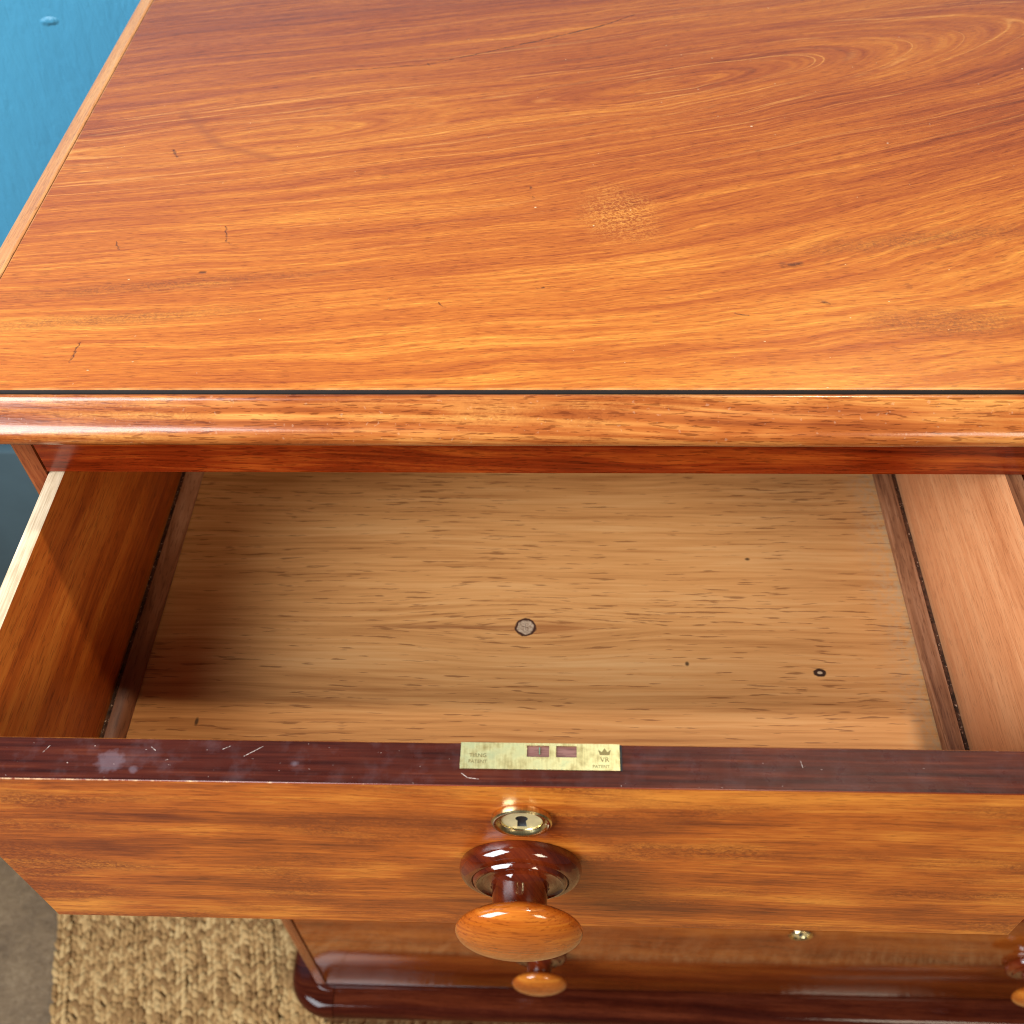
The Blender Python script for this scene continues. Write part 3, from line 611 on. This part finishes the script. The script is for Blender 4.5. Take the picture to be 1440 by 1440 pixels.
DL, DR, ZD = -0.2541, 0.2356, -0.0684
Y0 = -0.1384; T = 0.0191; Y1 = Y0-T; H = 0.1600; ZB = -0.2013; TS = 0.0089
MX = 0.0002                                       # the lock sits a touch right of centre
KX = -0.0093
def front_board(x0, x1, ya, yb, z0, z1):
    """drawer front: polished face, scuffed dark top edge with thin bright arrises"""
    bm = boxm(x0, x1, ya, yb, z0, z1, bev=0.0004, seg=1)
    for f in bm.faces:
        f.normal_update()
        if f.normal.z > 0.9: f.material_index = 1
        elif f.normal.z > 0.4 and f.normal.y < -0.3: f.material_index = 2
    return bm
drawer = part('drawer', front_board(DL, DR, Y1, Y0, ZD-H, ZD), [M['front'], M['edge'], M['arris']], origin=(0, Y0, ZD))
drawer['label'] = 'left top drawer pulled open, its dark top edge scuffed'
def sub(name, bm, mat, origin=None, smooth=40): return link(name, bm, mat, drawer, origin, smooth)
YBK = 0.285
def side_board(x0, x1, z1=ZD):
    bm = boxm(x0, x1, Y0+0.0004, YBK, ZD-H+0.004, z1, bev=0.0008, seg=2)
    for f in bm.faces:
        f.normal_update()
        if f.normal.z > 0.5: f.material_index = 1
    return bm
sub('drawer_side', side_board(DL+0.0004, DL+TS), [M['side_shaded'], M['raw']])
sub('drawer_side', side_board(DR-TS, DR-0.0004), [M['side_lit'], M['slip']])
sub('drawer_back', boxm(DL+TS+0.0003, DR-TS-0.0003, YBK-0.010, YBK, ZD-H+0.012, ZD-0.004), M['side_shaded'])
sub('drawer_bottom', boxm(DL+TS+0.0003, DR-TS-0.0003, Y0+0.0006, YBK-0.0105, ZB-0.008, ZB), M['pine'], origin=(0, 0, ZB))
def slip(xw, s):
    """quarter-round slip in the corner of side and bottom"""
    pts = [(0.0002, 0.0003), (0.0118, 0.0003)] ; 
    for k in range(8):
        a = math.radians(8 + 66*k/7); pts.append((0.0122*math.cos(a), 0.0046 + 0.0052*math.sin(a) - 0.0035*(1-math.sin(a))))
    pts += [(0.0028, 0.0086), (0.0002, 0.0076)]; ng = len(pts)-3
    bm = bmesh.new()
    A = [bm.verts.new((xw + s*p, Y0+0.0008, ZB+q)) for p, q in pts]; B = [bm.verts.new((xw + s*p, YBK-0.0108, ZB+q)) for p, q in pts]
    n = len(pts)
    for i in range(n):
        f = bm.faces.new((A[i], A[(i+1) % n], B[(i+1) % n], B[i]))
        if i >= ng: f.material_index = 1
    bm.faces.new(A); bm.faces.new(B); return bm
sub('slip_moulding', slip(DL+TS, 1), [M['slip'], M['grime']], smooth=60)
sub('slip_moulding', slip(DR-TS, -1), [M['slip'], M['grime']], smooth=60)
sub('knob', knob_bm(KX, -0.1480, Y1-0.0002), [M['knob_dark'], M['knob_head']], origin=(KX, Y1, -0.148), smooth=35)
sub('escutcheon', escutcheon_bm(-0.0077, -0.0978, Y1-0.0001), ESC(), origin=(-0.0077, Y1, -0.0978), smooth=35)

# lock plate let into the top edge: brass strip with two mortises and worn stamps
def text_mesh(body, size, depth=0.0):
    cu = bpy.data.curves.new('t', 'FONT'); cu.body = body; cu.size = size; cu.align_x = 'CENTER'; cu.align_y = 'CENTER'; cu.resolution_u = 2
    o = bpy.data.objects.new('t', cu); COL.objects.link(o); bpy.context.view_layer.update()
    me = bpy.data.meshes.new_from_object(o.evaluated_get(bpy.context.evaluated_depsgraph_get()))
    bpy.data.objects.remove(o); bpy.data.curves.remove(cu); return me
def lock_plate():
    bm = bmesh.new(); zt = ZD+0.0007; zb = ZD+0.0001
    x0, x1 = -0.0324, 0.0324; y0, y1 = Y0-0.0118, Y0-0.0001
    xs = [x0, -0.0053, 0.0038, 0.0066, 0.0150, x1]; ys = [y0, Y0-0.0063, Y0-0.0012, y1]
    holes = {(1, 1), (3, 1)}
    vt = {(i, j): bm.verts.new((x, y, zt)) for i, x in enumerate(xs) for j, y in enumerate(ys)}
    vb = {(i, j): bm.verts.new((x, y, zb)) for i, x in enumerate(xs) for j, y in enumerate(ys)}
    for i in range(5):
        for j in range(3):
            if (i, j) in holes:
                q = [(i, j), (i+1, j), (i+1, j+1), (i, j+1)]
                for k in range(4): bm.faces.new((vt[q[k]], vt[q[(k+1) % 4]], vb[q[(k+1) % 4]], vb[q[k]]))
                f = bm.faces.new([vb[c] for c in q]); f.material_index = 2
            else: bm.faces.new((vt[i, j], vt[i+1, j], vt[i+1, j+1], vt[i, j+1]))
    rim = [(i, 0) for i in range(6)] + [(5, 1), (5, 2), (5, 3)] + [(i, 3) for i in (4, 3, 2, 1, 0)] + [(0, 2), (0, 1)]
    for a, b in zip(rim, rim[1:]+rim[:1]): bm.faces.new((vt[a], vt[b], vb[b], vb[a]))
    # pin in the left mortise
    box(bm, -0.0004, 0.0001, Y0-0.0052, Y0-0.0020, zb, zb+0.0005, mi=4)
    box(bm, x1+0.0002, x1+0.0009, y0, y1-0.0002, zb-0.0004, zb+0.0002, mi=5)     # gap at the right-hand end
    # stamps
    for body, size, tx, ty in (('TIRNG', 0.0024, -0.0252, -0.0060), ('PATENT', 0.0021, -0.0252, -0.0087), ('VR', 0.0031, 0.0263, -0.0072), ('PATENT', 0.0019, 0.0248, -0.0102)):
        me = text_mesh(body, size); k = len(bm.faces); me.transform(Matrix.Translation((tx, Y0+ty, zt+0.00012)))
        bm.from_mesh(me); bm.faces.ensure_lookup_table()
        for f in bm.faces[k:]: f.material_index = 1
        bpy.data.meshes.remove(me)
    # crown over the letters
    c = [(-0.0020, -0.0050), (0.0020, -0.0050), (0.0026, -0.0026), (0.0012, -0.0038), (0, -0.0020), (-0.0012, -0.0038), (-0.0026, -0.0026)]
    f = bm.faces.new([bm.verts.new((0.0263+x, Y0+y, zt+0.00012)) for x, y in c]); f.material_index = 1
    return bm
sub('lock_plate', lock_plate(), [M['brass'], M['stamp'], M['mortise'], M['steel'], M['brass_ring'], M['black']], smooth=30)

# the closed drawers
def closed_drawer(x0, x1, z0, z1, knobs, key, label):
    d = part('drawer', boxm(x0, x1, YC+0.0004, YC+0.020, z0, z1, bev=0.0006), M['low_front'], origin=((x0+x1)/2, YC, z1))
    d['label'] = label
    for kx, kz in knobs: link('knob', knob_bm(kx, kz, YC+0.0002), [M['knob_dark'], M['knob_head']], d, origin=(kx, YC, kz), smooth=35)
    link('escutcheon', escutcheon_bm(key[0], key[1], YC+0.0003, 0.0118), ESC(), d, origin=(key[0], YC, key[1]), smooth=35)
    return d
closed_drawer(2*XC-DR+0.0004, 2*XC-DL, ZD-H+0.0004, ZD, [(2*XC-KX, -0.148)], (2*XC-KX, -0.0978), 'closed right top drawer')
names = ('closed upper long drawer', 'closed middle long drawer', 'closed bottom drawer showing below the open one')
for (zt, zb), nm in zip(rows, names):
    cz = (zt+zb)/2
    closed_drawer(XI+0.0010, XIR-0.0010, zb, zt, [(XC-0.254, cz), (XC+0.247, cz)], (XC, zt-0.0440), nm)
